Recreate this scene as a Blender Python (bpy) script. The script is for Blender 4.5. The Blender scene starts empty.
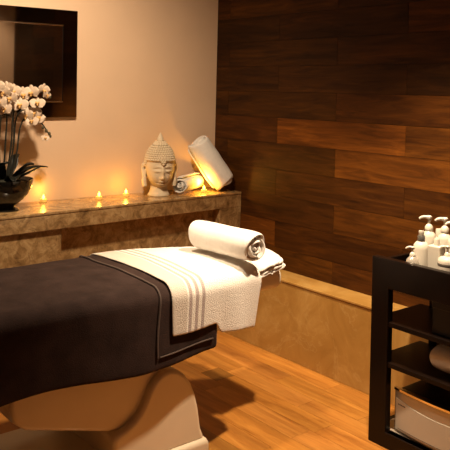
import bpy, bmesh, math, random
from mathutils import Vector, Matrix, noise
PI = math.pi
C = bpy.context.scene.collection
SC = bpy.context.scene
random.seed(7)

# ------------------------------------------------------------------ camera
YAW, ROLL = 0.686, -0.024
F = Vector((math.sin(YAW), math.cos(YAW), 0))
RT = Vector((math.cos(YAW), -math.sin(YAW), 0))
DN = F.cross(RT)
r0 = math.cos(ROLL) * RT + math.sin(ROLL) * DN
d0 = -math.sin(ROLL) * RT + math.cos(ROLL) * DN
cam_data = bpy.data.cameras.new('camera')
cam = bpy.data.objects.new('camera', cam_data)
C.objects.link(cam)
M = Matrix.Identity(4)
for i in range(3):
    M[i][0] = r0[i]; M[i][1] = -d0[i]; M[i][2] = -F[i]
M[0][3], M[1][3], M[2][3] = 0.0, 0.0, 1.5
cam.matrix_world = M
cam_data.sensor_width = 36.0
cam_data.lens = 718.0 / 450.0 * 36.0
cam_data.shift_y = -(225.0 - 91.8) / 450.0
cam_data.clip_start = 0.05
SC.camera = cam

# ------------------------------------------------------------------ world, lights, exposure
w = bpy.data.worlds.new('world'); SC.world = w; w.use_nodes = True
w.node_tree.nodes['Background'].inputs[0].default_value = (1.0, 0.72, 0.45, 1)
w.node_tree.nodes['Background'].inputs[1].default_value = 0.06
SC.view_settings.view_transform = 'Standard'
SC.view_settings.look = 'None'
SC.view_settings.gamma = 1.0
SC.view_settings.exposure = 0.0

def spot(name, loc, target, power, angle, blend, size, col):
    d = bpy.data.lights.new(name, 'SPOT')
    d.energy = power; d.spot_size = math.radians(angle); d.spot_blend = blend
    d.shadow_soft_size = size; d.color = col
    o = bpy.data.objects.new(name, d); C.objects.link(o)
    o.location = loc
    o.rotation_euler = (Vector(target) - Vector(loc)).to_track_quat('-Z', 'Y').to_euler()
    return o
WARM = (1.0, 0.77, 0.52)
spot('downlight_bed_end', (2.15, 1.72, 2.56), (2.42, 1.98, 0), 410, 80, 0.8, 0.04, WARM)
spot('downlight_ledge', (1.35, 2.45, 2.56), (1.55, 3.60, 0.75), 210, 128, 0.85, 0.07, WARM)
spot('mirror_fill_spot', (2.45, 0.95, 2.56), (2.65, 0.37, 1.5), 22, 80, 0.7, 0.04, WARM)  # added spot, brightens the unseen front wall that the mirror reflects

# ------------------------------------------------------------------ node helpers
def new_mat(name):
    m = bpy.data.materials.new(name); m.use_nodes = True
    nt = m.node_tree
    return m, nt, nt.nodes['Principled BSDF']

def N(nt, kind, **kw):
    n = nt.nodes.new(kind)
    for k, v in kw.items():
        if k in n.inputs.keys(): n.inputs[k].default_value = v
        else: setattr(n, k, v)
    return n

def coords(nt, scale=(1, 1, 1), out='Object'):
    tc = N(nt, 'ShaderNodeTexCoord'); mp = N(nt, 'ShaderNodeMapping')
    mp.inputs['Scale'].default_value = scale
    nt.links.new(tc.outputs[out], mp.inputs['Vector'])
    return mp.outputs[0]

def ramp(nt, fac, stops):
    r = N(nt, 'ShaderNodeValToRGB')
    el = r.color_ramp.elements
    while len(el) < len(stops): el.new(0.5)
    for e, (p, c) in zip(el, stops):
        e.position = p; e.color = (*c, 1)
    nt.links.new(fac, r.inputs[0])
    return r.outputs[0]

def mixc(nt, fac, a, b, mode='MIX'):
    n = N(nt, 'ShaderNodeMix', data_type='RGBA', blend_type=mode)
    for s, v in ((0, fac), (6, a), (7, b)):
        if hasattr(v, 'links') or hasattr(v, 'is_linked'): nt.links.new(v, n.inputs[s])
        else: n.inputs[s].default_value = v if s == 0 else (*v, 1)
    return n.outputs[2]

def bump(nt, bsdf, h, strength, dist=0.01):
    b = N(nt, 'ShaderNodeBump'); b.inputs['Strength'].default_value = strength
    b.inputs['Distance'].default_value = dist
    nt.links.new(h, b.inputs['Height']); nt.links.new(b.outputs[0], bsdf.inputs['Normal'])

def simple(name, col, rough=0.5, metal=0.0, var=0.12, vscale=6.0, bscale=0, bstr=0.2, sheen=0, spec=0.5, coat=0, trans=0, emit=None, tint=None):
    m, nt, b = new_mat(name)
    v = coords(nt)
    n = N(nt, 'ShaderNodeTexNoise', Scale=vscale, Detail=4.0)
    nt.links.new(v, n.inputs['Vector'])
    lo = tuple(c * (1 - var) for c in col); hi = tuple(min(1, c * (1 + var)) for c in col)
    nt.links.new(ramp(nt, n.outputs[0], [(0.3, lo), (0.7, hi)]), b.inputs['Base Color'])
    b.inputs['Roughness'].default_value = rough; b.inputs['Metallic'].default_value = metal
    b.inputs['Specular IOR Level'].default_value = spec
    if sheen:
        b.inputs['Sheen Weight'].default_value = sheen; b.inputs['Sheen Roughness'].default_value = 0.28 if tint else 0.5
        b.inputs['Sheen Tint'].default_value = (*(tint or hi), 1)
    if coat: b.inputs['Coat Weight'].default_value = coat; b.inputs['Coat Roughness'].default_value = 0.08
    if trans: b.inputs['Transmission Weight'].default_value = trans
    if emit:
        b.inputs['Emission Color'].default_value = (*emit[0], 1); b.inputs['Emission Strength'].default_value = emit[1]
    if bscale:
        n2 = N(nt, 'ShaderNodeTexNoise', Scale=bscale, Detail=2.0)
        nt.links.new(v, n2.inputs['Vector']); bump(nt, b, n2.outputs[0], bstr, 0.004)
    return m

def wood_planks(name, stretch, stops, rough, bstr, spec=0.5):
    m, nt, b = new_mat(name)
    tone = N(nt, 'ShaderNodeAttribute', attribute_name='tone')
    seed = N(nt, 'ShaderNodeAttribute', attribute_name='seed')
    v = coords(nt, stretch)
    off = N(nt, 'ShaderNodeCombineXYZ')
    mul = N(nt, 'ShaderNodeMath', operation='MULTIPLY'); mul.inputs[1].default_value = 37.0
    nt.links.new(seed.outputs['Fac'], mul.inputs[0])
    for k in range(3): nt.links.new(mul.outputs[0], off.inputs[k])
    add = N(nt, 'ShaderNodeVectorMath', operation='ADD')
    nt.links.new(v, add.inputs[0]); nt.links.new(off.outputs[0], add.inputs[1])
    n1 = N(nt, 'ShaderNodeTexNoise', Scale=1.0, Detail=9.0, Roughness=0.66, Distortion=1.1)
    nt.links.new(add.outputs[0], n1.inputs['Vector'])
    n2 = N(nt, 'ShaderNodeTexNoise', Scale=0.28, Detail=3.0, Distortion=0.6)
    nt.links.new(add.outputs[0], n2.inputs['Vector'])
    c = ramp(nt, n1.outputs[0], stops)
    c2 = ramp(nt, n2.outputs[0], [(0.3, (0.55, 0.5, 0.45)), (0.65, (1.1, 1.1, 1.1))])
    c = mixc(nt, 0.8, c, c2, 'MULTIPLY')
    c = mixc(nt, 1.0, c, tone.outputs['Color'], 'MULTIPLY')
    nt.links.new(c, b.inputs['Base Color'])
    b.inputs['Roughness'].default_value = rough; b.inputs['Specular IOR Level'].default_value = spec
    bump(nt, b, n1.outputs[0], bstr, 0.004)
    return m

def stone(name, stops, vein, scale, rough, veinw=0.03, vf=0.7):
    m, nt, b = new_mat(name)
    v = coords(nt)
    n1 = N(nt, 'ShaderNodeTexNoise', Scale=scale, Detail=10.0, Roughness=0.68, Distortion=0.8)
    nt.links.new(v, n1.inputs['Vector'])
    c = ramp(nt, n1.outputs[0], stops)
    n2 = N(nt, 'ShaderNodeTexNoise', Scale=scale * 0.55, Detail=6.0, Roughness=0.6, Distortion=1.6)
    nt.links.new(v, n2.inputs['Vector'])
    vm = ramp(nt, n2.outputs[0], [(0.5 - veinw, (0, 0, 0)), (0.5, (1, 1, 1)), (0.5 + veinw, (0, 0, 0))])
    mm = N(nt, 'ShaderNodeMath', operation='MULTIPLY'); mm.inputs[1].default_value = vf
    nt.links.new(vm, mm.inputs[0])
    c = mixc(nt, mm.outputs[0], c, vein)
    nt.links.new(c, b.inputs['Base Color'])
    b.inputs['Roughness'].default_value = rough
    return m

# ------------------------------------------------------------------ materials
m_plaster = simple('plaster', (0.655, 0.465, 0.315), 0.85, var=0.04, vscale=2.5, bscale=60, bstr=0.08)
m_wallwood = wood_planks('wall_planks', (6.0, 2.6, 26.0),
    [(0.25, (0.045, 0.014, 0.0020)), (0.43, (0.125, 0.040, 0.0050)), (0.58, (0.20, 0.066, 0.008)), (0.78, (0.33, 0.120, 0.015))], 0.55, 0.25, 0.15)
m_floorwood = wood_planks('floor_planks', (26.0, 2.4, 6.0),
    [(0.25, (0.24, 0.085, 0.014)), (0.45, (0.41, 0.165, 0.030)), (0.62, (0.50, 0.22, 0.044)), (0.8, (0.60, 0.30, 0.07))], 0.36, 0.15)
m_marble = stone('brown_marble', [(0.3, (0.13, 0.070, 0.026)), (0.5, (0.33, 0.20, 0.085)), (0.7, (0.54, 0.37, 0.18))], (0.09, 0.045, 0.02), 15.0, 0.22, 0.012, 0.6)
m_golden = stone('golden_stone', [(0.3, (0.30, 0.15, 0.032)), (0.5, (0.36, 0.19, 0.045)), (0.72, (0.47, 0.28, 0.085))], (0.5, 0.33, 0.13), 4.5, 0.42, 0.014, 0.35)
m_groove = simple('groove_shadow_gap', (0.02, 0.012, 0.008), 0.8)
m_ceiling = simple('ceiling_paint', (0.40, 0.33, 0.27), 0.9, var=0.03)
m_mirror = simple('mirror_glass', (0.88, 0.86, 0.82), 0.03, 1.0, var=0.02)
m_mframe = simple('dark_mirror_frame', (0.34, 0.32, 0.30), 0.05, 1.0, var=0.03)
m_bevel = simple('bevel_edge', (0.85, 0.78, 0.68), 0.15, 1.0, var=0.02)
m_cream = simple('cream_vinyl', (0.70, 0.60, 0.46), 0.38, var=0.03, coat=0.15)
m_shell = simple('cream_shell', (0.66, 0.56, 0.42), 0.30, var=0.03, coat=0.35)
m_blanket = simple('brown_fleece', (0.030, 0.018, 0.0155), 0.95, var=0.25, vscale=14, bscale=260, bstr=0.4, tint=(0.50, 0.36, 0.32), sheen=0.12, spec=0.1)
m_piping = simple('brown_piping', (0.06, 0.038, 0.030), 0.8, var=0.1)
m_roll = simple('white_terry', (0.72, 0.69, 0.65), 0.95, var=0.04, vscale=60, bscale=260, bstr=0.7, sheen=0.25, spec=0.1)
m_espresso = simple('espresso_wood', (0.0065, 0.003, 0.0018), 0.33, var=0.25, vscale=10, spec=0.20)
m_liner = simple('steel_liner', (0.55, 0.48, 0.40), 0.35, 0.3, var=0.05)
m_black = simple('black_plastic', (0.006, 0.005, 0.005), 0.35, var=0.1)
m_silver = simple('silver_grey', (0.42, 0.39, 0.34), 0.32, 0.6, var=0.05)
m_panel = simple('cream_panel', (0.50, 0.45, 0.37), 0.35, var=0.04)
m_print = simple('grey_print', (0.10, 0.085, 0.07), 0.6)
m_plastic = simple('white_plastic', (0.68, 0.63, 0.54), 0.30, var=0.03, coat=0.2)
m_pearl = simple('pearl_plastic', (0.55, 0.51, 0.45), 0.22, 0.45, var=0.05)
m_greycap = simple('grey_cap', (0.10, 0.095, 0.09), 0.35, var=0.08)
m_buddha = simple('carved_plaster', (0.60, 0.49, 0.34), 0.75, var=0.10, vscale=18, bscale=120, bstr=0.12)
m_bowl = simple('black_glass', (0.008, 0.007, 0.006), 0.08, var=0.1, spec=0.45, coat=0.15)
m_moss = simple('dark_moss', (0.018, 0.017, 0.009), 0.95, var=0.4, vscale=40, bscale=90, bstr=0.8)
m_leaf = simple('orchid_leaf', (0.006, 0.007, 0.005), 0.4, var=0.25, vscale=15, spec=0.25)
m_stem = simple('orchid_stem', (0.008, 0.008, 0.004), 0.6, var=0.2)
m_petal = simple('orchid_petal', (0.58, 0.455, 0.345), 0.6, var=0.06, vscale=25, sheen=0.1)
m_lip = simple('orchid_lip', (0.62, 0.36, 0.12), 0.5, var=0.2, vscale=40)
m_bud = simple('orchid_bud', (0.055, 0.045, 0.018), 0.5, var=0.2)
m_wax = simple('candle_wax', (0.80, 0.50, 0.16), 0.45, var=0.05, emit=((1.0, 0.45, 0.05), 0.35))
m_flame = simple('flame', (1.0, 0.7, 0.2), 0.5, var=0.0, emit=((1.0, 0.62, 0.07), 9.0))

# ------------------------------------------------------------------ mesh helpers
def box(bm, x0, x1, y0, y1, z0, z1):
    vs = [bm.verts.new(p) for p in ((x0,y0,z0),(x1,y0,z0),(x1,y1,z0),(x0,y1,z0),(x0,y0,z1),(x1,y0,z1),(x1,y1,z1),(x0,y1,z1))]
    fs = [(0,3,2,1),(4,5,6,7),(0,1,5,4),(1,2,6,5),(2,3,7,6),(3,0,4,7)]
    return [bm.faces.new([vs[i] for i in f]) for f in fs]

def prism(bm, poly, y0, y1):
    """polygon in x,z extruded along y"""
    a = [bm.verts.new((x, y0, z)) for x, z in poly]
    b = [bm.verts.new((x, y1, z)) for x, z in poly]
    n = len(poly)
    bm.faces.new(a); bm.faces.new(list(reversed(b)))
    for i in range(n):
        j = (i + 1) % n
        bm.faces.new((a[i], b[i], b[j], a[j]))

def lathe(bm, prof, seg=40, c=(0, 0, 0), closed_top=True, closed_bot=True):
    rings = []
    for r, z in prof:
        rings.append([bm.verts.new((c[0] + r * math.cos(2*PI*k/seg), c[1] + r * math.sin(2*PI*k/seg), c[2] + z)) for k in range(seg)])
    for a, b in zip(rings, rings[1:]):
        for k in range(seg):
            l = (k + 1) % seg
            bm.faces.new((a[k], a[l], b[l], b[k]))
    if closed_bot: bm.faces.new(list(reversed(rings[0])))
    if closed_top: bm.faces.new(rings[-1])

def tube(bm, pts, rad, seg=8, caps=True):
    pts = [Vector(p) for p in pts]
    rads = rad if isinstance(rad, (list, tuple)) else [rad] * len(pts)
    rings = []; up = None
    for i, p in enumerate(pts):
        t = (pts[min(i+1, len(pts)-1)] - pts[max(i-1, 0)]).normalized()
        if up is None: up = Vector((0, 0, 1)) if abs(t.z) < 0.9 else Vector((1, 0, 0))
        s = t.cross(up).normalized(); up = s.cross(t).normalized()
        rings.append([bm.verts.new(p + rads[i] * (math.cos(2*PI*k/seg) * s + math.sin(2*PI*k/seg) * up)) for k in range(seg)])
    for a, b in zip(rings, rings[1:]):
        for k in range(seg):
            l = (k + 1) % seg
            bm.faces.new((a[k], a[l], b[l], b[k]))
    if caps: bm.faces.new(list(reversed(rings[0]))); bm.faces.new(rings[-1])

def ellipsoid(bm, c, r, u=16, v=10):
    c = Vector(c)
    top = bm.verts.new(c + Vector((0, 0, r[2]))); bot = bm.verts.new(c - Vector((0, 0, r[2]))); rings = []
    for j in range(1, v):
        ph = PI * j / v
        rings.append([bm.verts.new(c + Vector((r[0]*math.sin(ph)*math.cos(2*PI*i/u), r[1]*math.sin(ph)*math.sin(2*PI*i/u), r[2]*math.cos(ph)))) for i in range(u)])
    for i in range(u):
        l = (i + 1) % u
        bm.faces.new((top, rings[0][i], rings[0][l])); bm.faces.new((bot, rings[-1][l], rings[-1][i]))
        for p, q in zip(rings, rings[1:]): bm.faces.new((p[i], q[i], q[l], p[l]))

def bez(p, n=14):
    """smooth curve through points (Catmull-Rom)"""
    p = [Vector(q) for q in p]; out = []
    for i in range(len(p) - 1):
        a = p[max(i-1, 0)]; b = p[i]; c = p[i+1]; d = p[min(i+2, len(p)-1)]
        for k in range(n):
            t = k / n
            out.append(0.5 * ((2*b) + (c-a)*t + (2*a-5*b+4*c-d)*t*t + (3*b-a-3*c+d)*t**3))
    out.append(p[-1]); return out

def obj(name, bm, m, parent=None, smooth=True, bevel=0, bseg=3, subsurf=0, angle=40, solid=0):
    me = bpy.data.meshes.new(name)
    bmesh.ops.recalc_face_normals(bm, faces=bm.faces)
    bm.to_mesh(me); bm.free()
    if m: me.materials.append(m)
    if smooth:
        for p in me.polygons: p.use_smooth = True
        me.set_sharp_from_angle(angle=math.radians(angle))
    o = bpy.data.objects.new(name, me); C.objects.link(o)
    if parent: o.parent = parent
    if solid:
        md = o.modifiers.new('solid', 'SOLIDIFY'); md.thickness = solid; md.offset = -1
    if bevel:
        md = o.modifiers.new('bevel', 'BEVEL'); md.width = bevel; md.segments = bseg; md.limit_method = 'ANGLE'; md.angle_limit = math.radians(35)
        md.harden_normals = False
        for p in me.polygons: p.use_smooth = True
        for a in ('sharp_edge',):
            if a in me.attributes: me.attributes.remove(me.attributes[a])
        wn = o.modifiers.new('wn', 'WEIGHTED_NORMAL'); wn.keep_sharp = True
    if subsurf:
        md = o.modifiers.new('sub', 'SUBSURF'); md.levels = subsurf; md.render_levels = subsurf
    return o

def tag(o, label, cat, group=None, kind=None):
    if label: o['label'] = label
    if cat: o['category'] = cat
    if group: o['group'] = group
    if kind: o['kind'] = kind
    return o

def thing(name, label, cat, loc=(0, 0, 0), rz=0, group=None):
    o = bpy.data.objects.new(name, None); C.objects.link(o)
    o.location = loc; o.rotation_euler = (0, 0, rz); o.empty_display_size = 0.05
    return tag(o, label, cat, group)

def struct(name, bm, m, label, cat, parent=None, **kw):
    o = obj(name, bm, m, parent, **kw)
    return tag(o, label, cat, kind='structure')

B = bmesh.new

# ------------------------------------------------------------------ setting
XW, YB, XL, YF, ZC = 3.02, 3.785, -1.3, 0.37, 2.6

def planks_mesh(name, quads, mapper, depth, gap, m, label, cat, back):
    """quads: (a0,a1,b0,b1,tone,seed); mapper(a,b,d) -> xyz; one mesh holds the boards and the bed behind them"""
    bm = B(); tl = bm.faces.layers.float_color.new('tone') if hasattr(bm.faces.layers, 'float_color') else None
    tones = []
    def addbox(a0, a1, b0, b1, d0_, d1_, tone, seed):
        P = [mapper(a, b, d) for d in (d0_, d1_) for a, b in ((a0,b0),(a1,b0),(a1,b1),(a0,b1))]
        vs = [bm.verts.new(p) for p in P]
        for f in ((0,3,2,1),(4,5,6,7),(0,1,5,4),(1,2,6,5),(2,3,7,6),(3,0,4,7)):
            bm.faces.new([vs[i] for i in f]); tones.append((tone, seed))
    a0, a1, b0, b1, dd = back
    addbox(a0, a1, b0, b1, -dd, 0.0, (0.10, 0.10, 0.10), 0.0)
    for a0, a1, b0, b1, tone, seed in quads:
        addbox(a0 + gap, a1 - gap, b0 + gap, b1 - gap, 0.0, depth, tone, seed)
    me = bpy.data.meshes.new(name)
    bm.faces.ensure_lookup_table()
    bmesh.ops.recalc_face_normals(bm, faces=bm.faces)
    bm.to_mesh(me); bm.free()
    at = me.attributes.new('tone', 'FLOAT_COLOR', 'FACE'); sd = me.attributes.new('seed', 'FLOAT', 'FACE')
    for i, (t, s) in enumerate(tones):
        at.data[i].color = (*t, 1); sd.data[i].value = s
    me.materials.append(m)
    o = bpy.data.objects.new(name, me); C.objects.link(o)
    return tag(o, label, cat, kind='structure')

# floor boards run along y
rnd = random.Random(5)
quads = []
W0 = 0.1226; base = 2.352
k0 = int((XL - base) / W0) - 1
for k in range(k0, 6):
    xa = max(XL, base + k * W0); xb = min(XW, base + (k + 1) * W0)
    if xb - xa < 0.01: continue
    cuts = []
    y = -0.6 + rnd.uniform(-0.4, 0.0)
    while y < YB:
        cuts.append(y); y += rnd.choice((0.45, 0.6, 0.75, 0.9)) * rnd.uniform(0.9, 1.1)
    if k == 0: cuts = [-0.8, 0.1, 0.9, 1.45, 2.19, 2.885, 3.02, 3.5]
    if k == 1: cuts = [-0.9, 0.0, 0.8, 1.7, 2.42, 2.95, 3.45]
    if k == 3: cuts = [-0.7, 0.2, 0.75, 1.6, 2.475, 3.1]
    cuts.append(YB + 0.01)
    for ya, yb in zip(cuts, cuts[1:]):
        ya2, yb2 = max(ya, -1.0), min(yb, YB)
        if yb2 - ya2 < 0.02: continue
        t = rnd.uniform(0.80, 1.12)
        if k == 0 and abs(ya - 2.885) < 0.01: t = 0.52
        if k == 3 and abs(ya - 1.6) < 0.01: t = 1.22
        if k == 0 and abs(ya - 1.45) < 0.01: t = 1.12
        if k == -1: t *= 1.08
        quads.append((xa, xb, ya2, yb2, (t, t * rnd.uniform(0.96, 1.03), t * rnd.uniform(0.9, 1.05)), rnd.random()))
planks_mesh('floor', quads, lambda a, b, d: (a, b, d - 0.004), 0.004, 0.0005, m_floorwood,
            'orange brown wooden strip floor', 'floor', (XL, XW, -1.0, YB, 0.05))

# wood clad wall: rows 0.157 high, boards 0.94 long in half bond
quads = []
rnd = random.Random(11)
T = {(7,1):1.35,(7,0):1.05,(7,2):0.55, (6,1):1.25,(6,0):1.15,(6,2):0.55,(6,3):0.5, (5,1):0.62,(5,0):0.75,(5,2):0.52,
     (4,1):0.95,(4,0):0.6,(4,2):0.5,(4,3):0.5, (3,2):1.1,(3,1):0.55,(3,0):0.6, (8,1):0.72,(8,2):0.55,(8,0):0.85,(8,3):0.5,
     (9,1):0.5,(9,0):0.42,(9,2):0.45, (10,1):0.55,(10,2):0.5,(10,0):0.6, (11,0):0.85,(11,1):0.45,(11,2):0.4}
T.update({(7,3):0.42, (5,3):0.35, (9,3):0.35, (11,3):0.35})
for r in range(0, 17):
    z0 = 0.094 + r * 0.157; z1 = min(z0 + 0.157, ZC)
    if z1 <= z0 + 0.01: continue
    off = 0.0 if r % 2 else -0.472
    for c in range(-2, 4):
        ya = 2.235 + off + (c - 1) * 0.944; yb = ya + 0.944
        if off < 0: pass
        ya, yb = max(ya, YF), min(yb, YB)
        if yb - ya < 0.02: continue
        t = 0.62 * (0.85 if r > 7 else 1.0) * (0.5 if yb < 1.35 else 1.0) * T.get((r, c), rnd.uniform(0.45, 0.8))  # weaker light up high and the mirror's dark reflection are put into board tone
        quads.append((ya, yb, z0, z1, (t, t * rnd.uniform(0.92, 1.02), t * rnd.uniform(0.85, 1.0)), rnd.random()))
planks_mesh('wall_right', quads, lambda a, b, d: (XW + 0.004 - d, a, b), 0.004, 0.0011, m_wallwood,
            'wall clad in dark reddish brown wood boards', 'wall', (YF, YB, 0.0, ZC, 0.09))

bm = B(); box(bm, XL - 0.1, XW + 0.1, YB, YB + 0.1, 0, ZC)
struct('wall_back', bm, m_plaster, 'peach plastered wall behind the stone ledge', 'wall', smooth=False)
bm = B(); box(bm, XL - 0.1, XL, -1.0, YB, 0, ZC)
struct('wall_left', bm, m_plaster, 'plastered side wall out of the picture', 'wall', smooth=False)
bm = B(); box(bm, 0.85, XW + 0.1, YF - 0.1, YF, 0, ZC); box(bm, XL, -0.5, YF - 0.1, YF, 0, ZC); box(bm, -0.5, 0.85, YF - 0.1, YF, 2.1, ZC)
struct('wall_front', bm, m_plaster, 'plastered wall around the doorway', 'wall', smooth=False)
bm = B(); box(bm, XL - 0.1, XW + 0.1, YF - 0.1, YB + 0.1, ZC, ZC + 0.1)
struct('ceiling', bm, m_ceiling, 'pale ceiling above the room', 'ceiling', smooth=False)

# low golden stone plinth along the wood wall
bm = B(); box(bm, 2.862, XW, YF, 3.52, 0.0, 0.428)
pl = struct('baseboard_right', bm, m_golden, 'low golden stone plinth along the foot of the wood wall', 'plinth', bevel=0.002)
bm = B(); box(bm, 2.856, XW, YF, 3.52, 0.428, 0.441)
o = obj('cap_slab', bm, m_golden, pl, bevel=0.003)

# ------------------------------------------------------------------ stone ledge on the back wall
lg = thing('marble_ledge', 'long brown marble ledge along the peach wall with a recessed front panel', 'ledge', (0, 0, 0))
def fy(x): return 3.399 + 0.0586 * (x - 1.382)
def slant(bm, x0, x1, inset, z0, z1, yb=YB - 0.002):
    P = [(x0, fy(x0) + inset), (x1, fy(x1) + inset), (x1, yb), (x0, yb)]
    a = [bm.verts.new((*p, z0)) for p in P]; b = [bm.verts.new((*p, z1)) for p in P]
    bm.faces.new(list(reversed(a))); bm.faces.new(b)
    for i in range(4):
        j = (i + 1) % 4; bm.faces.new((a[i], a[j], b[j], b[i]))
bm = B(); slant(bm, XL, XW, 0.0, 0.845, 0.86); obj('ledge_top', bm, m_marble, lg, bevel=0.004)
bm = B(); slant(bm, XL, XW, 0.003, 0.765, 0.845); obj('fascia', bm, m_marble, lg, bevel=0.003)
bm = B(); slant(bm, 2.838, XW, 0.004, 0.0, 0.765); obj('end_pillar', bm, m_marble, lg, bevel=0.003)
bm = B(); slant(bm, 1.735, 2.838, 0.075, 0.0, 0.765); obj('recessed_panel', bm, m_marble, lg, bevel=0.002)
bm = B(); slant(bm, XL, 1.735, 0.022, 0.0, 0.765); obj('front_panel', bm, m_marble, lg, bevel=0.003)

# ------------------------------------------------------------------ mirror
mr = thing('mirror', 'large black framed mirror hung on the peach wall above the orchids', 'mirror', (0.958, 3.772, 1.320))
mr.rotation_euler = (0, math.radians(-0.8), 0)
X1, Z1 = 1.015, 0.612; fr = 0.088
bm = B(); box(bm, 0.0, X1, -0.002, 0.012, 0.0, Z1); obj('backing', bm, m_black, mr)
bm = B()
for (a, b, c_, d) in ((0, X1, 0, fr), (0, X1, Z1 - fr, Z1), (0, fr, fr, Z1 - fr), (X1 - fr, X1, fr, Z1 - fr)):
    box(bm, a, b, -0.010, -0.002, c_, d)
obj('frame', bm, m_mframe, mr, smooth=False)
bm = B(); box(bm, fr + 0.003, X1 - fr - 0.003, -0.006, -0.0025, fr, Z1 - fr); obj('glass', bm, m_mirror, mr, smooth=False)
for (a, b, c_, d) in ((fr, X1 - fr, Z1 - fr - 0.004, Z1 - fr + 0.003), (fr, X1 - fr, fr - 0.002, fr + 0.003)):
    bm = B(); box(bm, a, b, -0.0125, -0.003, c_, d); obj('bevel_strip', bm, m_bevel, mr, bevel=0.001, bseg=1)

# ------------------------------------------------------------------ treatment table
tb = thing('massage_table', 'cream massage table on a moulded pedestal under the dark blanket', 'massage table', (1.2, 2.58, 0))
def tbo(name, bm, m, **kw):
    bm.transform(Matrix.Translation((-1.2, -2.58, 0)))
    return obj(name, bm, m, tb, **kw)
bm = B(); prism(bm, [(1.40,0.0),(1.848,0.0),(1.848,0.068),(1.83,0.080),(1.40,0.080)], 2.295, 2.86); tbo('foot', bm, m_shell, bevel=0.02, bseg=4)
pil = [(1.40,0.07),(1.40,0.19),(1.42,0.205),(1.455,0.216),(1.49,0.236),(1.515,0.258),(1.532,0.284),(1.546,0.312),(1.562,0.342),(1.582,0.366),(1.61,0.386),(1.645,0.396),(1.69,0.386),(1.725,0.360),(1.757,0.318),(1.78,0.268),(1.796,0.210),(1.806,0.155),(1.812,0.122),(1.824,0.095),(1.834,0.07)]
bm = B(); prism(bm, pil, 2.312, 2.82); tbo('pedestal', bm, m_shell, bevel=0.022, bseg=5)
arm = [(1.005,0.52),(1.005,0.392),(1.022,0.340),(1.065,0.305),(1.40,0.208),(1.60,0.18),(1.64,0.52)]
bm = B(); prism(bm, arm, 2.345, 2.79); tbo('lift_arm', bm, m_shell, bevel=0.018, bseg=4)
bm = B(); prism(bm, [(0.55,0.0),(1.42,0.0),(1.42,0.10),(0.62,0.10),(0.55,0.06)], 2.36, 2.80); tbo('floor_base', bm, m_shell, bevel=0.015)
bm = B(); box(bm, -0.1, 1.95, 2.33, 2.84, 0.51, 0.62); tbo('bed_frame', bm, m_cream, bevel=0.01)

def wn(x):   # near edge line of the bed
    return 2.262 + (0.040 * ((x - 1.72) / 0.36) ** 2 if x > 1.72 else 0)
def wf(x):   # far edge line of the bed
    return 2.915 - (0.135 * ((x - 1.68) / 0.40) ** 1.6 if x > 1.68 else 0)
ZT = 0.742
def section(x, d, zn, zf, nseg=8):
    """points (y, z) over the bed from the far hem zf to the near hem zn, d outside the mattress"""
    r = 0.055 + d; yn = wn(x) - d; yf = wf(x) + d; zt = ZT + d
    P = [(yf, zf + (zt - r - zf) * k / 5) for k in range(5)]
    for k in range(nseg + 1):
        a = PI/2 * k / nseg
        P.append((yf - r + r * math.cos(a), zt - r + r * math.sin(a)))
    n = 14
    for k in range(1, n):
        t = k / n
        P.append((yf - r + (yn + r - yf + r) * t, zt + 0.012 * math.sin(PI * t)))
    for k in range(nseg + 1):
        a = PI/2 + PI/2 * k / nseg
        P.append((yn + r + r * math.cos(a), zt - r + r * math.sin(a)))
    m_ = 10
    for k in range(1, m_ + 1):
        P.append((yn, zt - r + (zn - (zt - r)) * k / m_))
    return P
# mattress: closed body following the same outline
bm = B(); rings = []
xs = [-0.15, -0.14, -0.1] + [i * 0.1 for i in range(0, 17)] + [1.65 + i * 0.05 for i in range(0, 9)] + [2.075, 2.09]
for x in xs:
    e = 0.03 if x in (xs[0], xs[-1]) else (0.008 if x in (xs[1], xs[-2]) else 0)
    S = section(x, -e, 0.61 + e, 0.61 + e)
    rings.append([bm.verts.new((x, y, z)) for y, z in S])
for a, b in zip(rings, rings[1:]):
    n = len(a)
    for k in range(n):
        l = (k + 1) % n; bm.faces.new((a[k], a[l], b[l], b[k]))
bm.faces.new(rings[0]); bm.faces.new(list(reversed(rings[-1])))
tbo('mattress', bm, m_cream, angle=60)
bm = B(); box(bm, 2.02, 2.352, 2.40, 2.79, 0.590, 0.690)
tbo('headrest', bm, m_cream, bevel=0.042, bseg=6)
bm = B(); box(bm, 1.90, 2.20, 2.45, 2.74, 0.575, 0.592); tbo('headrest_bracket', bm, m_silver, bevel=0.004)

# blanket
def drape(x0, x1, nx, d, zn, zf, name, m, wob, label=None, cat=None, parent=None, uv=False, skew=None, edge=None):
    bm = B(); uvl = bm.loops.layers.uv.new('UVMap'); rows = []; info = {}
    for i in range(nx + 1):
        t = i / nx; row = []
        x = x0 + (x1 - x0) * t
        S = section(x, d, zn(x), zf(x))
        acc = 0
        for j, (y, z) in enumerate(S):
            if j: acc += math.hypot(y - S[j-1][0], z - S[j-1][1])
            s = j / (len(S) - 1)
            xx, yy, zz = wob(x, y, z, s, t)
            v = bm.verts.new((xx, yy, zz)); info[v] = (x, acc); row.append(v)
        rows.append(row)
    for a, b in zip(rows, rows[1:]):
        for k in range(len(a) - 1):
            f = bm.faces.new((a[k], a[k+1], b[k+1], b[k]))
            for l in f.loops: l[uvl].uv = info[l.vert]
    o = obj(name, bm, m, parent, solid=0.006, subsurf=1, angle=180)
    if label: tag(o, label, cat)
    return o
def nz(x, y, z, s=1.0): return noise.noise((x * s, y * s, z * s))
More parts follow.
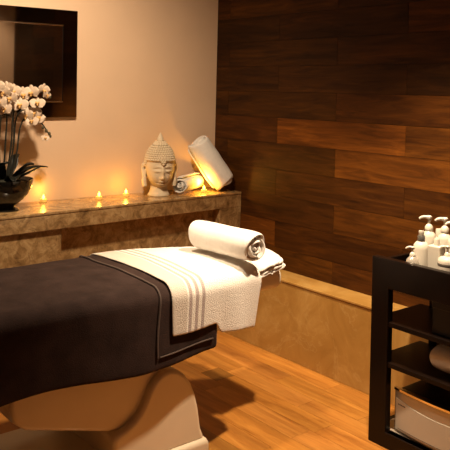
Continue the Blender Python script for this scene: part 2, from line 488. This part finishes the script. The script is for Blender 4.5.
def wob_b(x, y, z, s, t):
    hang = max(0.0, (0.70 - z) / 0.25) if y < 2.5 else 0
    yy = y - 0.010 * hang * (1 + math.sin(x * 9.0 + 1.0)) + 0.006 * hang * nz(x, 0, z, 7)
    zz = z + 0.004 * nz(x, y, 0, 6) + hang * 0.010 * math.sin(x * 7.5)
    if z > 0.72 and y > 2.3: zz += 0.006 * max(0, nz(x * 0.6, y, 3, 9))
    return x, yy, zz
bl = drape(-0.12, 1.842, 64, 0.006, lambda x: 0.452, lambda x: 0.60, 'blanket', m_blanket, wob_b,
           'dark brown fleece blanket draped over the massage table', 'blanket')
bm = B()
pts = []
for k, (y, z) in enumerate(section(1.545, 0.010, 0.50, 0.62)):
    pts.append(wob_b(1.545 + 0.010 * math.sin(k * 0.25), y, z, 0, 0))
tube(bm, [(p[0], p[1], p[2]) for p in pts], 0.0045, 8); obj('piping', bm, m_piping, bl)
bm = B()
pts = [wob_b(x, wn(x) - 0.010, 0.50, 0, 0) for x in [1.545 + 0.03 * i for i in range(10)]]
tube(bm, pts, 0.003, 6); obj('piping', bm, m_piping, bl)

# white bath towel with woven stripes
m_tw, nt, b = new_mat('striped_terry')
uvn = N(nt, 'ShaderNodeUVMap'); sx = N(nt, 'ShaderNodeSeparateXYZ'); nt.links.new(uvn.outputs[0], sx.inputs[0])
def mth(op, a, bb):
    n = N(nt, 'ShaderNodeMath', operation=op)
    for i, v in enumerate((a, bb)):
        if hasattr(v, 'is_linked'): nt.links.new(v, n.inputs[i])
        else: n.inputs[i].default_value = v
    return n.outputs[0]
# a slight skew of the stripes across the towel: s = x + 0.08*(v - 1.1)
ss = mth('ADD', sx.outputs[0], mth('MULTIPLY', sx.outputs[1], 0.055))
tot = None
for c0 in (1.738, 1.770, 1.802):
    g = mth('LESS_THAN', mth('ABSOLUTE', mth('SUBTRACT', ss, c0), 0), 0.0078)
    tot = g if tot is None else mth('ADD', tot, g)
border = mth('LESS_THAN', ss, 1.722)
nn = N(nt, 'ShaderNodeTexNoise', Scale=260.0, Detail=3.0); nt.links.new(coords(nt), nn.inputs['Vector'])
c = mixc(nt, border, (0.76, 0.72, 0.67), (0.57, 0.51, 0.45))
c = mixc(nt, tot, c, (0.40, 0.335, 0.32))
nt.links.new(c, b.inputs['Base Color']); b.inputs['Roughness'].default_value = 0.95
b.inputs['Specular IOR Level'].default_value = 0.1; b.inputs['Sheen Weight'].default_value = 0.2
bump(nt, b, nn.outputs[0], 0.6, 0.007)
def zn_t(x): return 0.560 if x < 1.83 else 0.560 - 0.048 * min(1, (x - 1.83) / 0.03) - 0.06 * (x - 1.83)
def wob_t(x, y, z, s, t):
    hang = max(0.0, (0.70 - z) / 0.2) if y < 2.6 else 0
    k = max(0.0, min(1.0, (x - 1.80) / 0.06))
    yy = y - 0.012 * hang * (1 + math.sin(x * 9.0 + 1.0)) * (1 - k) + k * hang * 0.006 * math.sin((x - 1.8) * 30)
    zz = z + 0.003 * nz(x, y, 1, 8)
    e = max(0.0, (x - 2.05) / 0.06)
    if z > 0.66: zz -= 0.012 * e * e
    if hang > 0: zz += hang * 0.006 * math.sin(x * 14); xx = x - 0.035 * min(e, 1.5) * hang
    else: xx = x
    return xx, yy, zz
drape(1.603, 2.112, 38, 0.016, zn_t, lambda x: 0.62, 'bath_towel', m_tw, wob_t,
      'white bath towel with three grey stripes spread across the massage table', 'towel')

# rolled towels
def roll_mesh(L, R, turns=4.2, soft=0.012, seedv=0.0):
    """a rolled towel along +x, centred; spiral of cloth seen at both ends, outer flap on the side"""
    bm = B(); n = int(turns * 26); rows = []; nx = 14
    core = R * 0.10
    for i in range(n + 1):
        a = i / 26.0 * 2 * PI; rr = core + (R - core) * (i / n)
        row = []
        for j in range(nx + 1):
            t = j / nx; x = (t - 0.5) * L
            end = (abs(t - 0.5) * 2) ** 6
            tel = 0.012 * math.sin(i * 0.37 + seedv) * end
            q = rr * (1 - 0.05 * end) + 0.003 * noise.noise((x * 14 + seedv, math.cos(a) * 1.5, math.sin(a) * 1.5))
            row.append(bm.verts.new((x + tel * (1 if t > 0.5 else -1), q * math.cos(a), q * math.sin(a))))
        rows.append(row)
    for a, b in zip(rows, rows[1:]):
        for k in range(nx): bm.faces.new((a[k], a[k+1], b[k+1], b[k]))
    return bm
def rolled(p0, p1, R, spin, label, group=None, sag=0.0, turns=4.2, thick=None):
    p0, p1 = Vector(p0), Vector(p1); d = p1 - p0; L = d.length
    bm = roll_mesh(L, R - 0.002, turns, seedv=spin)
    q = Vector((1, 0, 0)).rotation_difference(d.normalized())
    bm.transform(Matrix.Rotation(spin, 4, 'X'))
    bm.transform(q.to_matrix().to_4x4())
    o = obj('rolled_towel', bm, m_roll, angle=180, solid=thick or R * 0.15, subsurf=1)
    o.location = (p0 + p1) / 2
    return tag(o, label, 'towel', group)
zt = 0.772
rolled((2.047, 2.264, zt + 0.067), (2.003, 2.628, zt + 0.071), 0.075, 2.4, 'white rolled towel lying on the spread striped towel at the head of the massage table')
rolled((2.585, 3.575, 0.919), (2.83, 3.705, 0.922), 0.059, 0.6, 'small white rolled towel lying on the ledge beside the carved head', turns=3.2)
rolled((2.938, 3.570, 0.908), (2.775, 3.662, 1.175), 0.088, 0.6, 'big white rolled towel leaning on end in the corner of the ledge', turns=5)
rolled((2.60, 1.735, 0.362 + 0.066), (2.60, 1.38, 0.362 + 0.066), 0.066, 1.2, 'white rolled towel on the lower shelf of the dark trolley', turns=4)

# folded towel under the roll, on the headrest
bm = B()
rows = []
path = [(2.145, 0.002), (2.20, 0.0), (2.26, 0.000), (2.315, -0.006), (2.332, 0.004), (2.335, 0.020), (2.318, 0.032), (2.27, 0.036), (2.20, 0.040), (2.145, 0.038)]
path += [(2.142, 0.044), (2.20, 0.050), (2.27, 0.047), (2.300, 0.040), (2.322, 0.044), (2.326, 0.058), (2.305, 0.068), (2.24, 0.074), (2.145, 0.074)]
P = bez([(p[0], 0, p[1]) for p in path], 5)
ny = 18
for p in P:
    row = []
    for j in range(ny + 1):
        t = j / ny; y = 2.345 + 0.44 * t
        e = abs(t - 0.5) * 2
        near = max(0.0, 1 - t / 0.55) ** 1.5; dr = near * max(0.0, min(1.0, (2.36 - p.x) / 0.20))
        row.append(bm.verts.new((p.x - 0.02 * e ** 4 - 0.03 * near * (p.x > 2.25) * 0.5 + 0.006 * nz(p.x, y, p.z * 3, 12), y + 0.012 * nz(p.x * 3, y, p.z * 9, 7), 0.709 - 0.040 * dr + p.z * (1 - 0.12 * e ** 4 - 0.25 * near) + 0.008 * nz(p.x * 2, y * 1.5, p.z * 8, 10))))
    rows.append(row)
for a, b_ in zip(rows, rows[1:]):
    for k in range(ny): bm.faces.new((a[k], a[k+1], b_[k+1], b_[k]))
tag(obj('folded_towel', bm, m_roll, angle=180, solid=0.016, subsurf=1), 'white towel folded flat on the headrest beside the rolled towel', 'towel')

# ------------------------------------------------------------------ candles
def candle(x, y, label, power=0.35):
    t = thing('tealight_candle', label, 'candle', (x, y, 0.86), group='lit tealights along the ledge')
    bm = B(); lathe(bm, [(0.017, 0), (0.019, 0.002), (0.0195, 0.016), (0.018, 0.0185), (0.012, 0.0170), (0.004, 0.0165)], 24); obj('wax_cup', bm, m_wax, t)
    bm = B(); lathe(bm, [(0.001, 0.0165), (0.006, 0.021), (0.0075, 0.027), (0.006, 0.035), (0.003, 0.040), (0.0006, 0.045)], 14); obj('flame', bm, m_flame, t)
    d = bpy.data.lights.new('candle_glow', 'POINT'); d.energy = power; d.color = (1.0, 0.47, 0.05); d.shadow_soft_size = 0.012
    l = bpy.data.objects.new('candle_glow', d); C.objects.link(l); l.location = (0, 0, 0.066); l.parent = t
candle(1.765, 3.732, 'lit tealight next to the black orchid bowl')
candle(2.080, 3.668, 'lit tealight standing alone midway along the ledge')
candle(2.274, 3.690, 'lit tealight close beside the carved head', 0.55)
candle(2.790, 3.595, 'lit tealight in front of the rolled towels on the ledge', 2.2)

# ------------------------------------------------------------------ carved head
hd = thing('statue_head', 'pale carved head statue with curled hair and long earlobes on the ledge', 'statue', (2.462, 3.615, 0.86), rz=math.atan2(-0.93, -0.36) + PI/2)
# local: face towards -y
def g(a, b, sx_, sz_): return math.exp(-(a / sx_) ** 2 - (b / sz_) ** 2)
bm = B(); nu, nv = 96, 72; rows = []
CZ, HH = 0.186, 0.134
for j in range(nv + 1):
    ph = -PI/2 + PI * j / nv; row = []
    for i in range(nu):
        th = 2 * PI * i / nu
        cp = max(0.0, math.cos(ph)) ** (0.68 if ph < 0 else 1.0)
        x = cp * math.sin(th); y = -cp * math.cos(th); z = math.sin(ph)
        wz = 0.089 * (1.0 - 0.16 * max(0, -z) ** 1.6)
        X = x * wz; Y = y * (0.098 if y > 0 else 0.090) ; Zp = CZ + z * HH
        if y < 0:
            f = -y
            k = 0.0
            k += 0.022 * g(X, Zp - 0.116, 0.011, 0.013) + 0.016 * g(X, Zp - 0.148, 0.008, 0.030)          # nose
            for s in (-1, 1):
                k += 0.006 * g(X - s * 0.011, Zp - 0.111, 0.007, 0.006)                                     # nostrils
                bz = 0.183 - 9.0 * (X * s - 0.030) ** 2
                k += 0.006 * g(0, Zp - bz, 1, 0.0045) * g(X - s * 0.033, 0, 0.026, 1)                       # brow arch
                k -= 0.008 * g(X - s * 0.034, Zp - 0.170, 0.020, 0.007)                                     # socket
                k += 0.010 * g(X - s * 0.034, Zp - 0.157, 0.020, 0.0095)                                    # lid
                lz = 0.1475 + 6.0 * (X * s - 0.034) ** 2
                k -= 0.0065 * g(X - s * 0.034, 0, 0.021, 1) * g(0, Zp - lz, 1, 0.0028)                      # closed eye line
                k += 0.005 * g(X - s * 0.042, Zp - 0.116, 0.022, 0.022)                                     # cheek
                k -= 0.004 * g(X - s * 0.026, Zp - 0.088, 0.005, 0.006)                                     # mouth corner
            k += 0.015 * g(X, Zp - 0.0925, 0.019, 0.0050) + 0.016 * g(X, Zp - 0.0790, 0.016, 0.0052)        # lips
            k -= 0.012 * g(X, Zp - 0.0858 - 2.5 * X * X, 0.022, 0.0028)
            k += 0.010 * g(X, Zp - 0.060, 0.020, 0.011)                                                     # chin
            k -= 0.005 * g(X, Zp - 0.0715, 0.014, 0.004)
            Y -= k * min(1, f * 1.6)
        row.append(bm.verts.new((X, Y, Zp)))
    rows.append(row)
for a, b_ in zip(rows, rows[1:]):
    for i in range(nu):
        l = (i + 1) % nu
        bm.faces.new((a[i], a[l], b_[l], b_[i]))
lathe(bm, [(0.066, 0.0), (0.068, 0.006), (0.062, 0.016), (0.054, 0.032), (0.051, 0.05), (0.050, 0.09)], 48, (0, 0.014, 0))
bmesh.ops.remove_doubles(bm, verts=bm.verts, dist=1e-5)
obj('face', bm, m_buddha, hd, angle=75)
for s in (-1, 1):
    bm = B()
    ear = bez([(0.086*s, 0.004, 0.186), (0.097*s, 0.012, 0.190), (0.101*s, 0.018, 0.166), (0.096*s, 0.008, 0.130), (0.094*s, 0.002, 0.090), (0.090*s, -0.002, 0.060)], 7)
    n = len(ear)
    tube(bm, ear, [0.010 + 0.003 * math.sin(PI * i / n) + (0.004 if i > n * 0.72 else 0) for i in range(n)], 10)
    inner = bez([(0.085*s, -0.004, 0.166), (0.090*s, -0.002, 0.135), (0.089*s, -0.004, 0.090), (0.087*s, -0.005, 0.062)], 6)
    tube(bm, inner, 0.007, 8)
    obj('ear', bm, m_buddha, hd, angle=80)
bm = B()
rnd = random.Random(3)
def hair_z(th): # lower limit of the hair, th = 0 at the face
    return 0.213 + 0.012 * abs(math.sin(th)) - 0.016 * math.exp(-(th if th < PI else 2*PI - th) ** 2 / 0.02) - 0.012 * (abs(math.sin(th)) ** 2) - (0.10 if math.cos(th) < -0.2 else 0.055 * max(0, 0.35 - math.cos(th)) / 0.55)
row = 0; z = 0.098
while z < 0.318:
    q = max(0.0, 1 - ((z - CZ) / (HH + 0.004)) ** 2) ** 0.5
    nn_ = max(6, int(2 * PI * 0.094 * q / 0.0150))
    for i in range(nn_):
        th = 2 * PI * (i + 0.5 * (row % 2)) / nn_
        if z < hair_z(th): continue
        X = math.sin(th) * 0.091 * q; Y = -math.cos(th) * 0.098 * q
        ellipsoid(bm, (X, Y, z), (0.0092, 0.0092, 0.0085), 8, 6)
    row += 1; z += 0.0125
for r_, zz in ((0.034, 0.318), (0.028, 0.326)):
    nn_ = int(2 * PI * r_ / 0.0150)
    for i in range(nn_):
        th = 2 * PI * i / nn_ + zz * 40
        ellipsoid(bm, (r_ * math.sin(th), r_ * math.cos(th), zz), (0.009, 0.009, 0.008), 8, 6)
lathe(bm, [(0.040, 0.300), (0.036, 0.318), (0.026, 0.330), (0.018, 0.334)], 24)
obj('hair_curls', bm, m_buddha, hd, angle=80)
bm = B(); lathe(bm, [(0.016, 0.326), (0.021, 0.332), (0.0215, 0.342), (0.018, 0.352), (0.012, 0.364), (0.006, 0.376), (0.0010, 0.385)], 24); obj('finial', bm, m_buddha, hd)

# ------------------------------------------------------------------ bowl and orchids
bw = thing('flower_bowl', 'black glass footed bowl holding the orchids on the ledge', 'bowl', (1.478, 3.595, 0.86))
bm = B(); lathe(bm, [(0.078, 0.0), (0.080, 0.006), (0.074, 0.012), (0.058, 0.020), (0.066, 0.032), (0.098, 0.056), (0.126, 0.088), (0.142, 0.124), (0.148, 0.156), (0.149, 0.163), (0.145, 0.163), (0.138, 0.124), (0.120, 0.088), (0.09, 0.06), (0.05, 0.045), (0.005, 0.042)], 56); obj('bowl_body', bm, m_bowl, bw, angle=60)
oc = thing('orchid', 'white orchids with bare dark stems and strap leaves growing from the black bowl', 'orchid', (1.478, 3.595, 0.86))
bm = B(); lathe(bm, [(0.10, 0.075), (0.128, 0.11), (0.137, 0.138), (0.12, 0.150), (0.07, 0.158), (0.006, 0.162)], 40); obj('potting_moss', bm, m_moss, oc)
O = Vector((1.478, 3.595, 0.86))
def L(x, y, z): return Vector((x, y, z)) - O
def leaf(pts, wid):
    bm = B(); P = bez([L(*p) for p in pts], 8); n = len(P)
    prev = None
    for i, p in enumerate(P):
        t = i / (n - 1)
        d = (P[min(i+1, n-1)] - P[max(i-1, 0)]).normalized()
        s = d.cross(Vector((0, 0, 1))); s = s.normalized() if s.length > 1e-4 else Vector((1, 0, 0))
        up = s.cross(d)
        ww = wid * (math.sin(PI * min(1, 0.12 + 0.88 * t)) ** 0.6 if t < 1 else 0.02) + 0.002
        cur = [bm.verts.new(p + s * ww * q + up * (0.35 * ww * abs(q))) for q in (-1, -0.5, 0, 0.5, 1)]
        if prev:
            for k in range(4): bm.faces.new((prev[k], prev[k+1], cur[k+1], cur[k]))
        prev = cur
    obj('leaf', bm, m_leaf, oc, angle=180, solid=0.004)
leaf([(1.50, 3.59, 1.00), (1.56, 3.57, 1.045), (1.62, 3.56, 1.075), (1.70, 3.55, 1.078)], 0.030)
leaf([(1.47, 3.58, 1.00), (1.52, 3.53, 1.03), (1.57, 3.49, 1.06), (1.61, 3.46, 1.09)], 0.026)
leaf([(1.47, 3.60, 1.00), (1.44, 3.57, 1.06), (1.44, 3.54, 1.10), (1.47, 3.51, 1.115)], 0.032)
leaf([(1.46, 3.60, 1.00), (1.40, 3.58, 1.05), (1.33, 3.56, 1.07), (1.26, 3.55, 1.06)], 0.030)
leaf([(1.49, 3.61, 1.00), (1.54, 3.64, 1.07), (1.56, 3.66, 1.12), (1.59, 3.68, 1.14)], 0.024)
leaf([(1.45, 3.61, 1.00), (1.42, 3.65, 1.06), (1.38, 3.68, 1.11)], 0.024)
leaf([(1.50, 3.58, 1.00), (1.54, 3.54, 1.06), (1.57, 3.52, 1.095), (1.60, 3.50, 1.10)], 0.034)
leaf([(1.48, 3.57, 1.00), (1.49, 3.52, 1.03), (1.48, 3.47, 1.045), (1.46, 3.43, 1.03)], 0.030)
def stem(pts, r=0.0052):
    bm = B(); P = bez([L(*p) for p in pts], 10); n = len(P)
    tube(bm, P, [r * (1 - 0.45 * i / n) for i in range(n)], 7); obj('stem', bm, m_stem, oc)
stem([(1.49, 3.60, 1.0), (1.515, 3.60, 1.20), (1.52, 3.60, 1.34), (1.545, 3.59, 1.42), (1.60, 3.58, 1.465), (1.665, 3.57, 1.475), (1.70, 3.57, 1.462)])
stem([(1.51, 3.60, 1.0), (1.545, 3.60, 1.15), (1.56, 3.60, 1.28), (1.59, 3.60, 1.338), (1.64, 3.59, 1.335), (1.68, 3.58, 1.30), (1.715, 3.58, 1.25)])
stem([(1.47, 3.59, 1.0), (1.475, 3.58, 1.20), (1.475, 3.57, 1.36), (1.455, 3.56, 1.44), (1.42, 3.55, 1.49), (1.38, 3.54, 1.50)])
stem([(1.50, 3.61, 1.0), (1.535, 3.62, 1.18), (1.545, 3.62, 1.32), (1.57, 3.62, 1.37), (1.62, 3.61, 1.385), (1.66, 3.61, 1.35)])
stem([(1.44, 3.59, 1.0), (1.44, 3.58, 1.2), (1.44, 3.57, 1.34), (1.40, 3.56, 1.42), (1.34, 3.55, 1.45)])
stem([(1.48, 3.62, 1.0), (1.525, 3.62, 1.12), (1.535, 3.62, 1.26), (1.53, 3.62, 1.38), (1.51, 3.60, 1.45)], 0.0032)
stem([(1.455, 3.60, 1.0), (1.457, 3.60, 1.10), (1.45, 3.60, 1.25), (1.455, 3.58, 1.36)], 0.0032)
def flower_mesh():
    bm = B()
    def petal(ang, ln, wd, cup, zoff):
        ca, sa = math.cos(ang), math.sin(ang); rows = []; n = 8
        for i in range(n + 1):
            t = i / n
            ww = wd * (math.sin(PI * (0.08 + 0.90 * t)) ** 0.62)
            row = []
            for q in (-1, -0.6, 0, 0.6, 1):
                a = t * ln; b = q * ww
                x = ca * a - sa * b; z = sa * a + ca * b
                y = zoff - cup * (t ** 2) + 0.006 * q * q
                row.append(bm.verts.new((x, y, z)))
            rows.append(row)
        for a, b in zip(rows, rows[1:]):
            for k in range(4): bm.faces.new((a[k], a[k+1], b[k+1], b[k]))
    petal(PI/2, 0.032, 0.011, 0.002, 0.003); petal(PI/2 + 2.3, 0.031, 0.010, 0.002, 0.003); petal(PI/2 - 2.3, 0.031, 0.010, 0.002, 0.003)
    petal(0.12, 0.036, 0.0215, 0.008, 0.0); petal(PI - 0.12, 0.036, 0.0215, 0.008, 0.0)
    me = bpy.data.meshes.new('flower'); bm.to_mesh(me); bm.free()
    for p in me.polygons: p.use_smooth = True
    me.materials.append(m_petal); return me
fm = flower_mesh()
bm = B(); ellipsoid(bm, (0, -0.008, -0.005), (0.006, 0.008, 0.007), 10, 8); ellipsoid(bm, (-0.007, -0.010, -0.003), (0.003, 0.005, 0.006), 8, 6); ellipsoid(bm, (0.007, -0.010, -0.003), (0.003, 0.005, 0.006), 8, 6); ellipsoid(bm, (0, -0.010, -0.014), (0.004, 0.004, 0.006), 8, 6)
lm = bpy.data.meshes.new('lip'); bm.to_mesh(lm); bm.free(); lm.materials.append(m_lip)
for p in lm.polygons: p.use_smooth = True
fl = [(1.463,3.56,1.490,-.5,.1,1.0),(1.508,3.57,1.478,-.1,.1,.95),(1.485,3.55,1.440,-.7,-.1,1.05),(1.536,3.55,1.408,-.2,-.15,1.05),(1.563,3.58,1.462,.1,.1,1.05),
      (1.602,3.565,1.474,-.3,.2,1.0),(1.672,3.565,1.488,.5,.4,.85),(1.632,3.55,1.418,-.1,-.3,.95),(1.69,3.565,1.462,.8,.2,.7),
      (1.590,3.59,1.350,-.6,0,1.0),(1.622,3.58,1.366,0,.1,1.05),(1.648,3.58,1.340,.4,-.2,1.0),(1.612,3.57,1.322,-.2,-.3,.85),(1.668,3.60,1.322,.6,-.5,.7),
      (1.44,3.54,1.47,-.6,.1,1.0),(1.42,3.54,1.42,-.4,-.1,1.0),(1.40,3.53,1.50,-.2,.1,1.0),(1.37,3.54,1.45,0,.1,1.0),(1.455,3.55,1.385,-.5,-.2,.95),(1.692,3.575,1.230,.3,-.4,.55)]
for (x, y, z, rz, rx, s) in fl:
    f_ = bpy.data.objects.new('flower', fm); C.objects.link(f_); f_.parent = oc
    f_.location = L(x, y, z); f_.rotation_euler = (rx - 0.15, 0.25 * rz, rz - 0.35); f_.scale = (1.22 * s,) * 3
    l_ = bpy.data.objects.new('lip', lm); C.objects.link(l_); l_.parent = f_
for (x, y, z, s) in ((1.705, 3.575, 1.470, .8), (1.715, 3.575, 1.448, .7), (1.718, 3.58, 1.252, .9), (1.70, 3.58, 1.268, .9), (1.68, 3.58, 1.285, .8), (1.725, 3.58, 1.238, .7)):
    bm = B(); ellipsoid(bm, L(x, y, z), (0.009 * s, 0.009 * s, 0.012 * s), 10, 8); obj('bud', bm, m_bud, oc)

# ------------------------------------------------------------------ trolley
ct = thing('trolley', 'dark espresso wooden trolley with open shelves beside the stone plinth', 'trolley', (2.67, 1.595, 0))
def cto(name, bm, m, **kw):
    bm.transform(Matrix.Translation((-2.67, -1.595, 0)))
    return obj(name, bm, m, ct, **kw)
CY0, CY1, CX0, CX1 = 1.205, 2.002, 2.49, 2.853
def side(x0, x1, pw, CY0=CY0, CY1=CY1):
    bm = B()
    ring_o = [(CY0, 0.0), (CY1, 0.0), (CY1, 0.803), (CY0, 0.803)]
    ring_i = [(CY0 + pw, 0.066), (CY1 - pw, 0.066), (CY1 - pw, 0.677), (CY0 + pw, 0.677)]
    V = {}
    for s, x in enumerate((x0, x1)):
        V[s] = ([bm.verts.new((x, *p)) for p in ring_o], [bm.verts.new((x, *p)) for p in ring_i])
    for i in range(4):
        j = (i + 1) % 4
        for s in (0, 1): bm.faces.new((V[s][0][i], V[s][0][j], V[s][1][j], V[s][1][i]))
        bm.faces.new((V[0][0][i], V[0][0][j], V[1][0][j], V[1][0][i]))
        bm.faces.new((V[0][1][i], V[0][1][j], V[1][1][j], V[1][1][i]))
    return bm
cto('side_frame', side(CX0, CX0 + 0.035, 0.090), m_espresso, bevel=0.003, bseg=2)
cto('side_frame', side(CX1 - 0.022, CX1, 0.03, CY0 + 0.06, CY1 - 0.06), m_espresso, bevel=0.003, bseg=2)
for y0 in (CY0 + 0.004, CY1 - 0.024):
    bm = B(); box(bm, CX0 + 0.035, CX1 - 0.022, y0, y0 + 0.02, 0.69, 0.786); cto('end_rail', bm, m_espresso, bevel=0.002, bseg=2)
bm = B(); box(bm, CX0 + 0.035, CX1 - 0.022, CY0 + 0.024, CY1 - 0.024, 0.685, 0.70); cto('tray', bm, m_espresso)
for z0, z1 in ((0.515, 0.535), (0.343, 0.362), (0.046, 0.066)):
    bm = B(); box(bm, CX0 + 0.006, CX1 - 0.006, CY0 + 0.01, CY1 - 0.004, z0, z1); cto('shelf', bm, m_espresso, bevel=0.0015, bseg=2)
bm = B(); box(bm, CX0 + 0.0355, CX1 - 0.03, CY0 + 0.03, CY1 - 0.03, 0.066, 0.068); cto('shelf_liner', bm, m_liner)

# black box on the upper shelf
t = thing('storage_box', 'plain black box on the upper shelf of the trolley', 'box', (2.66, 1.52, 0.535))
bm = B(); box(bm, -0.13, 0.13, -0.20, 0.20, 0, 0.12); obj('box_body', bm, m_black, t, bevel=0.004)
bm = B(); box(bm, -0.132, 0.132, -0.202, 0.202, 0.105, 0.138); obj('lid', bm, m_black, t, bevel=0.004)

# appliance on the bottom shelf
ap = thing('cabinet_appliance', 'silver grey appliance with a cream front panel on the bottom shelf of the trolley', 'appliance', (2.68, 1.667, 0.068))
bm = B(); box(bm, -0.128, 0.135, -0.225, 0.225, 0.006, 0.182); obj('casing', bm, m_black, ap, bevel=0.012)
def bow(y): return -0.146 - 0.020 * (1 - (y / 0.232) ** 2)
def front(z0, z1, y0, y1, inset, x_in, z_lo=None, nseg=24):
    """door front bowed towards -x, running along y"""
    bm = B(); A = []
    for i in range(nseg + 1):
        y = y0 + (y1 - y0) * i / nseg; x = bow(y) + inset
        zt_ = z1 if z_lo is None else z1 - z_lo * (1 - (2 * (i / nseg) - 1) ** 2)
        A.append([bm.verts.new(p) for p in ((x, y, z0), (x, y, zt_), (x_in, y, zt_), (x_in, y, z0))])
    for a, b_ in zip(A, A[1:]):
        for k in range(4): bm.faces.new((a[k], a[(k+1) % 4], b_[(k+1) % 4], b_[k]))
    bm.faces.new(A[0]); bm.faces.new(list(reversed(A[-1])))
    return bm
fr_ = obj('door', front(0.004, 0.186, -0.232, 0.232, 0.0, -0.128), m_silver, ap, bevel=0.004, bseg=2)
obj('front_panel', front(0.014, 0.146, -0.222, 0.222, -0.003, -0.135, 0.022), m_panel, fr_, angle=30)
obj('trim_strip', front(0.179, 0.188, -0.232, 0.232, -0.004, -0.135), m_bevel, fr_, angle=30)
bm = B()
for k in range(5):
    y = 0.208 - k * 0.0085
    box(bm, bow(y) - 0.0042, bow(y) - 0.002, y - 0.006, y, 0.1215, 0.1265)
obj('marking', bm, m_print, fr_, smooth=False)
bm = B()
for k in range(40):
    y = 0.208 - k * 0.0085
    box(bm, bow(y) - 0.0042, bow(y) - 0.002, y - 0.0086, y, 0.0205, 0.0222)
obj('printed_line', bm, m_print, fr_, smooth=False)
for (px, py) in ((-0.1, 0.19), (-0.1, -0.19), (0.11, 0.19), (0.11, -0.19)):
    bm = B(); lathe(bm, [(0.012, 0), (0.012, 0.007)], 12, (px, py, 0)); obj('foot', bm, m_black, ap)

# ------------------------------------------------------------------ bottles on the trolley
ZTR = 0.70
def pump(t, z, ang, mt=None, s=1.0):
    """dispenser head on a collar, nozzle pointing along ang"""
    mt = mt or m_plastic
    bm = B(); lathe(bm, [(0.017*s, z), (0.018*s, z + 0.003), (0.0175*s, z + 0.016*s), (0.012*s, z + 0.024*s), (0.008*s, z + 0.028*s)], 24); obj('collar', bm, mt, t)
    bm = B(); lathe(bm, [(0.0055*s, z + 0.02*s), (0.0055*s, z + 0.050*s)], 14)
    lathe(bm, [(0.010*s, z + 0.048*s), (0.0125*s, z + 0.052*s), (0.0125*s, z + 0.060*s), (0.009*s, z + 0.064*s)], 18)
    d = Vector((math.cos(ang), math.sin(ang), 0)); q = Vector((0, 0, z + 0.057*s))
    tube(bm, [q, q + d * 0.020*s + Vector((0,0,0.001)), q + d * 0.034*s - Vector((0,0,0.002)), q + d * 0.042*s - Vector((0,0,0.009*s))], [0.0075*s, 0.0068*s, 0.006*s, 0.0045*s], 10)
    obj('pump_head', bm, mt, t)
NZ = math.atan2(0.77, -0.63)   # nozzles point to the left of the picture
def bottle(x, y, label, prof, mat=m_plastic, cat='bottle'):
    t = thing('lotion_bottle', label, cat, (x, y, ZTR), group='toiletry bottles on the trolley top')
    bm = B(); lathe(bm, prof, 32); obj('bottle_body', bm, mat, t, angle=50); return t
tall = [(0.026, 0), (0.030, 0.003), (0.0305, 0.15), (0.0305, 0.185), (0.027, 0.198), (0.018, 0.206), (0.014, 0.212)]
t = bottle(2.712, 1.871, 'tall cream pump bottle behind the grey capped bottle on the trolley', tall); pump(t, 0.212, NZ)
t = bottle(2.722, 1.797, 'tall cream pump bottle behind the square bottle on the trolley', tall); pump(t, 0.214, NZ + 0.1)
t = bottle(2.70, 1.732, 'tall cream pump bottle at the cut edge of the photo on the trolley', tall); pump(t, 0.210, NZ + 0.2)
t = bottle(2.778, 1.862, 'short cream bottle mostly hidden between the two tall pump bottles', [(0.022, 0), (0.024, 0.15), (0.020, 0.175), (0.012, 0.182)])
bm = B(); lathe(bm, [(0.016, 0.182), (0.016, 0.208), (0.014, 0.212)], 20); obj('cap', bm, m_plastic, t)
t = bottle(2.560, 1.844, 'small round pearl pump bottle at the front corner of the trolley', [(0.022, 0), (0.028, 0.01), (0.0295, 0.06), (0.0285, 0.092), (0.024, 0.108), (0.015, 0.118), (0.012, 0.121)], m_pearl)
pump(t, 0.120, NZ, s=0.68)
t = bottle(2.625, 1.848, 'white bottle with a dark grey collar and white tip on the trolley', [(0.028, 0), (0.033, 0.004), (0.0335, 0.145), (0.031, 0.162), (0.022, 0.174), (0.013, 0.178)])
bm = B(); lathe(bm, [(0.0135, 0.174), (0.0155, 0.177), (0.016, 0.198), (0.013, 0.203)], 20); obj('collar', bm, m_greycap, t)
bm = B(); lathe(bm, [(0.010, 0.201), (0.0115, 0.204), (0.0115, 0.213), (0.012, 0.215), (0.011, 0.222)], 16); obj('tip', bm, m_plastic, t)
t = thing('lotion_bottle', 'square white bottle with a flat shoulder in the front row on the trolley', 'bottle', (2.590, 1.747, ZTR), rz=0.1, group='toiletry bottles on the trolley top')
bm = B(); box(bm, -0.026, 0.026, -0.028, 0.028, 0, 0.182); obj('bottle_body', bm, m_plastic, t, bevel=0.006)
bm = B(); lathe(bm, [(0.012, 0.181), (0.012, 0.206), (0.0105, 0.209)], 20); obj('cap', bm, m_plastic, t)
t = bottle(2.562, 1.676, 'white round shouldered bottle with a grey printed band in the front row', [(0.034, 0), (0.038, 0.004), (0.0385, 0.132), (0.036, 0.143), (0.027, 0.150), (0.016, 0.154)])
pump(t, 0.150, NZ, s=0.72)
bm = B(); lathe(bm, [(0.03855, 0.115), (0.0389, 0.116), (0.0389, 0.125), (0.03855, 0.126)], 32, closed_top=False, closed_bot=False); obj('printed_band', bm, m_print, t)
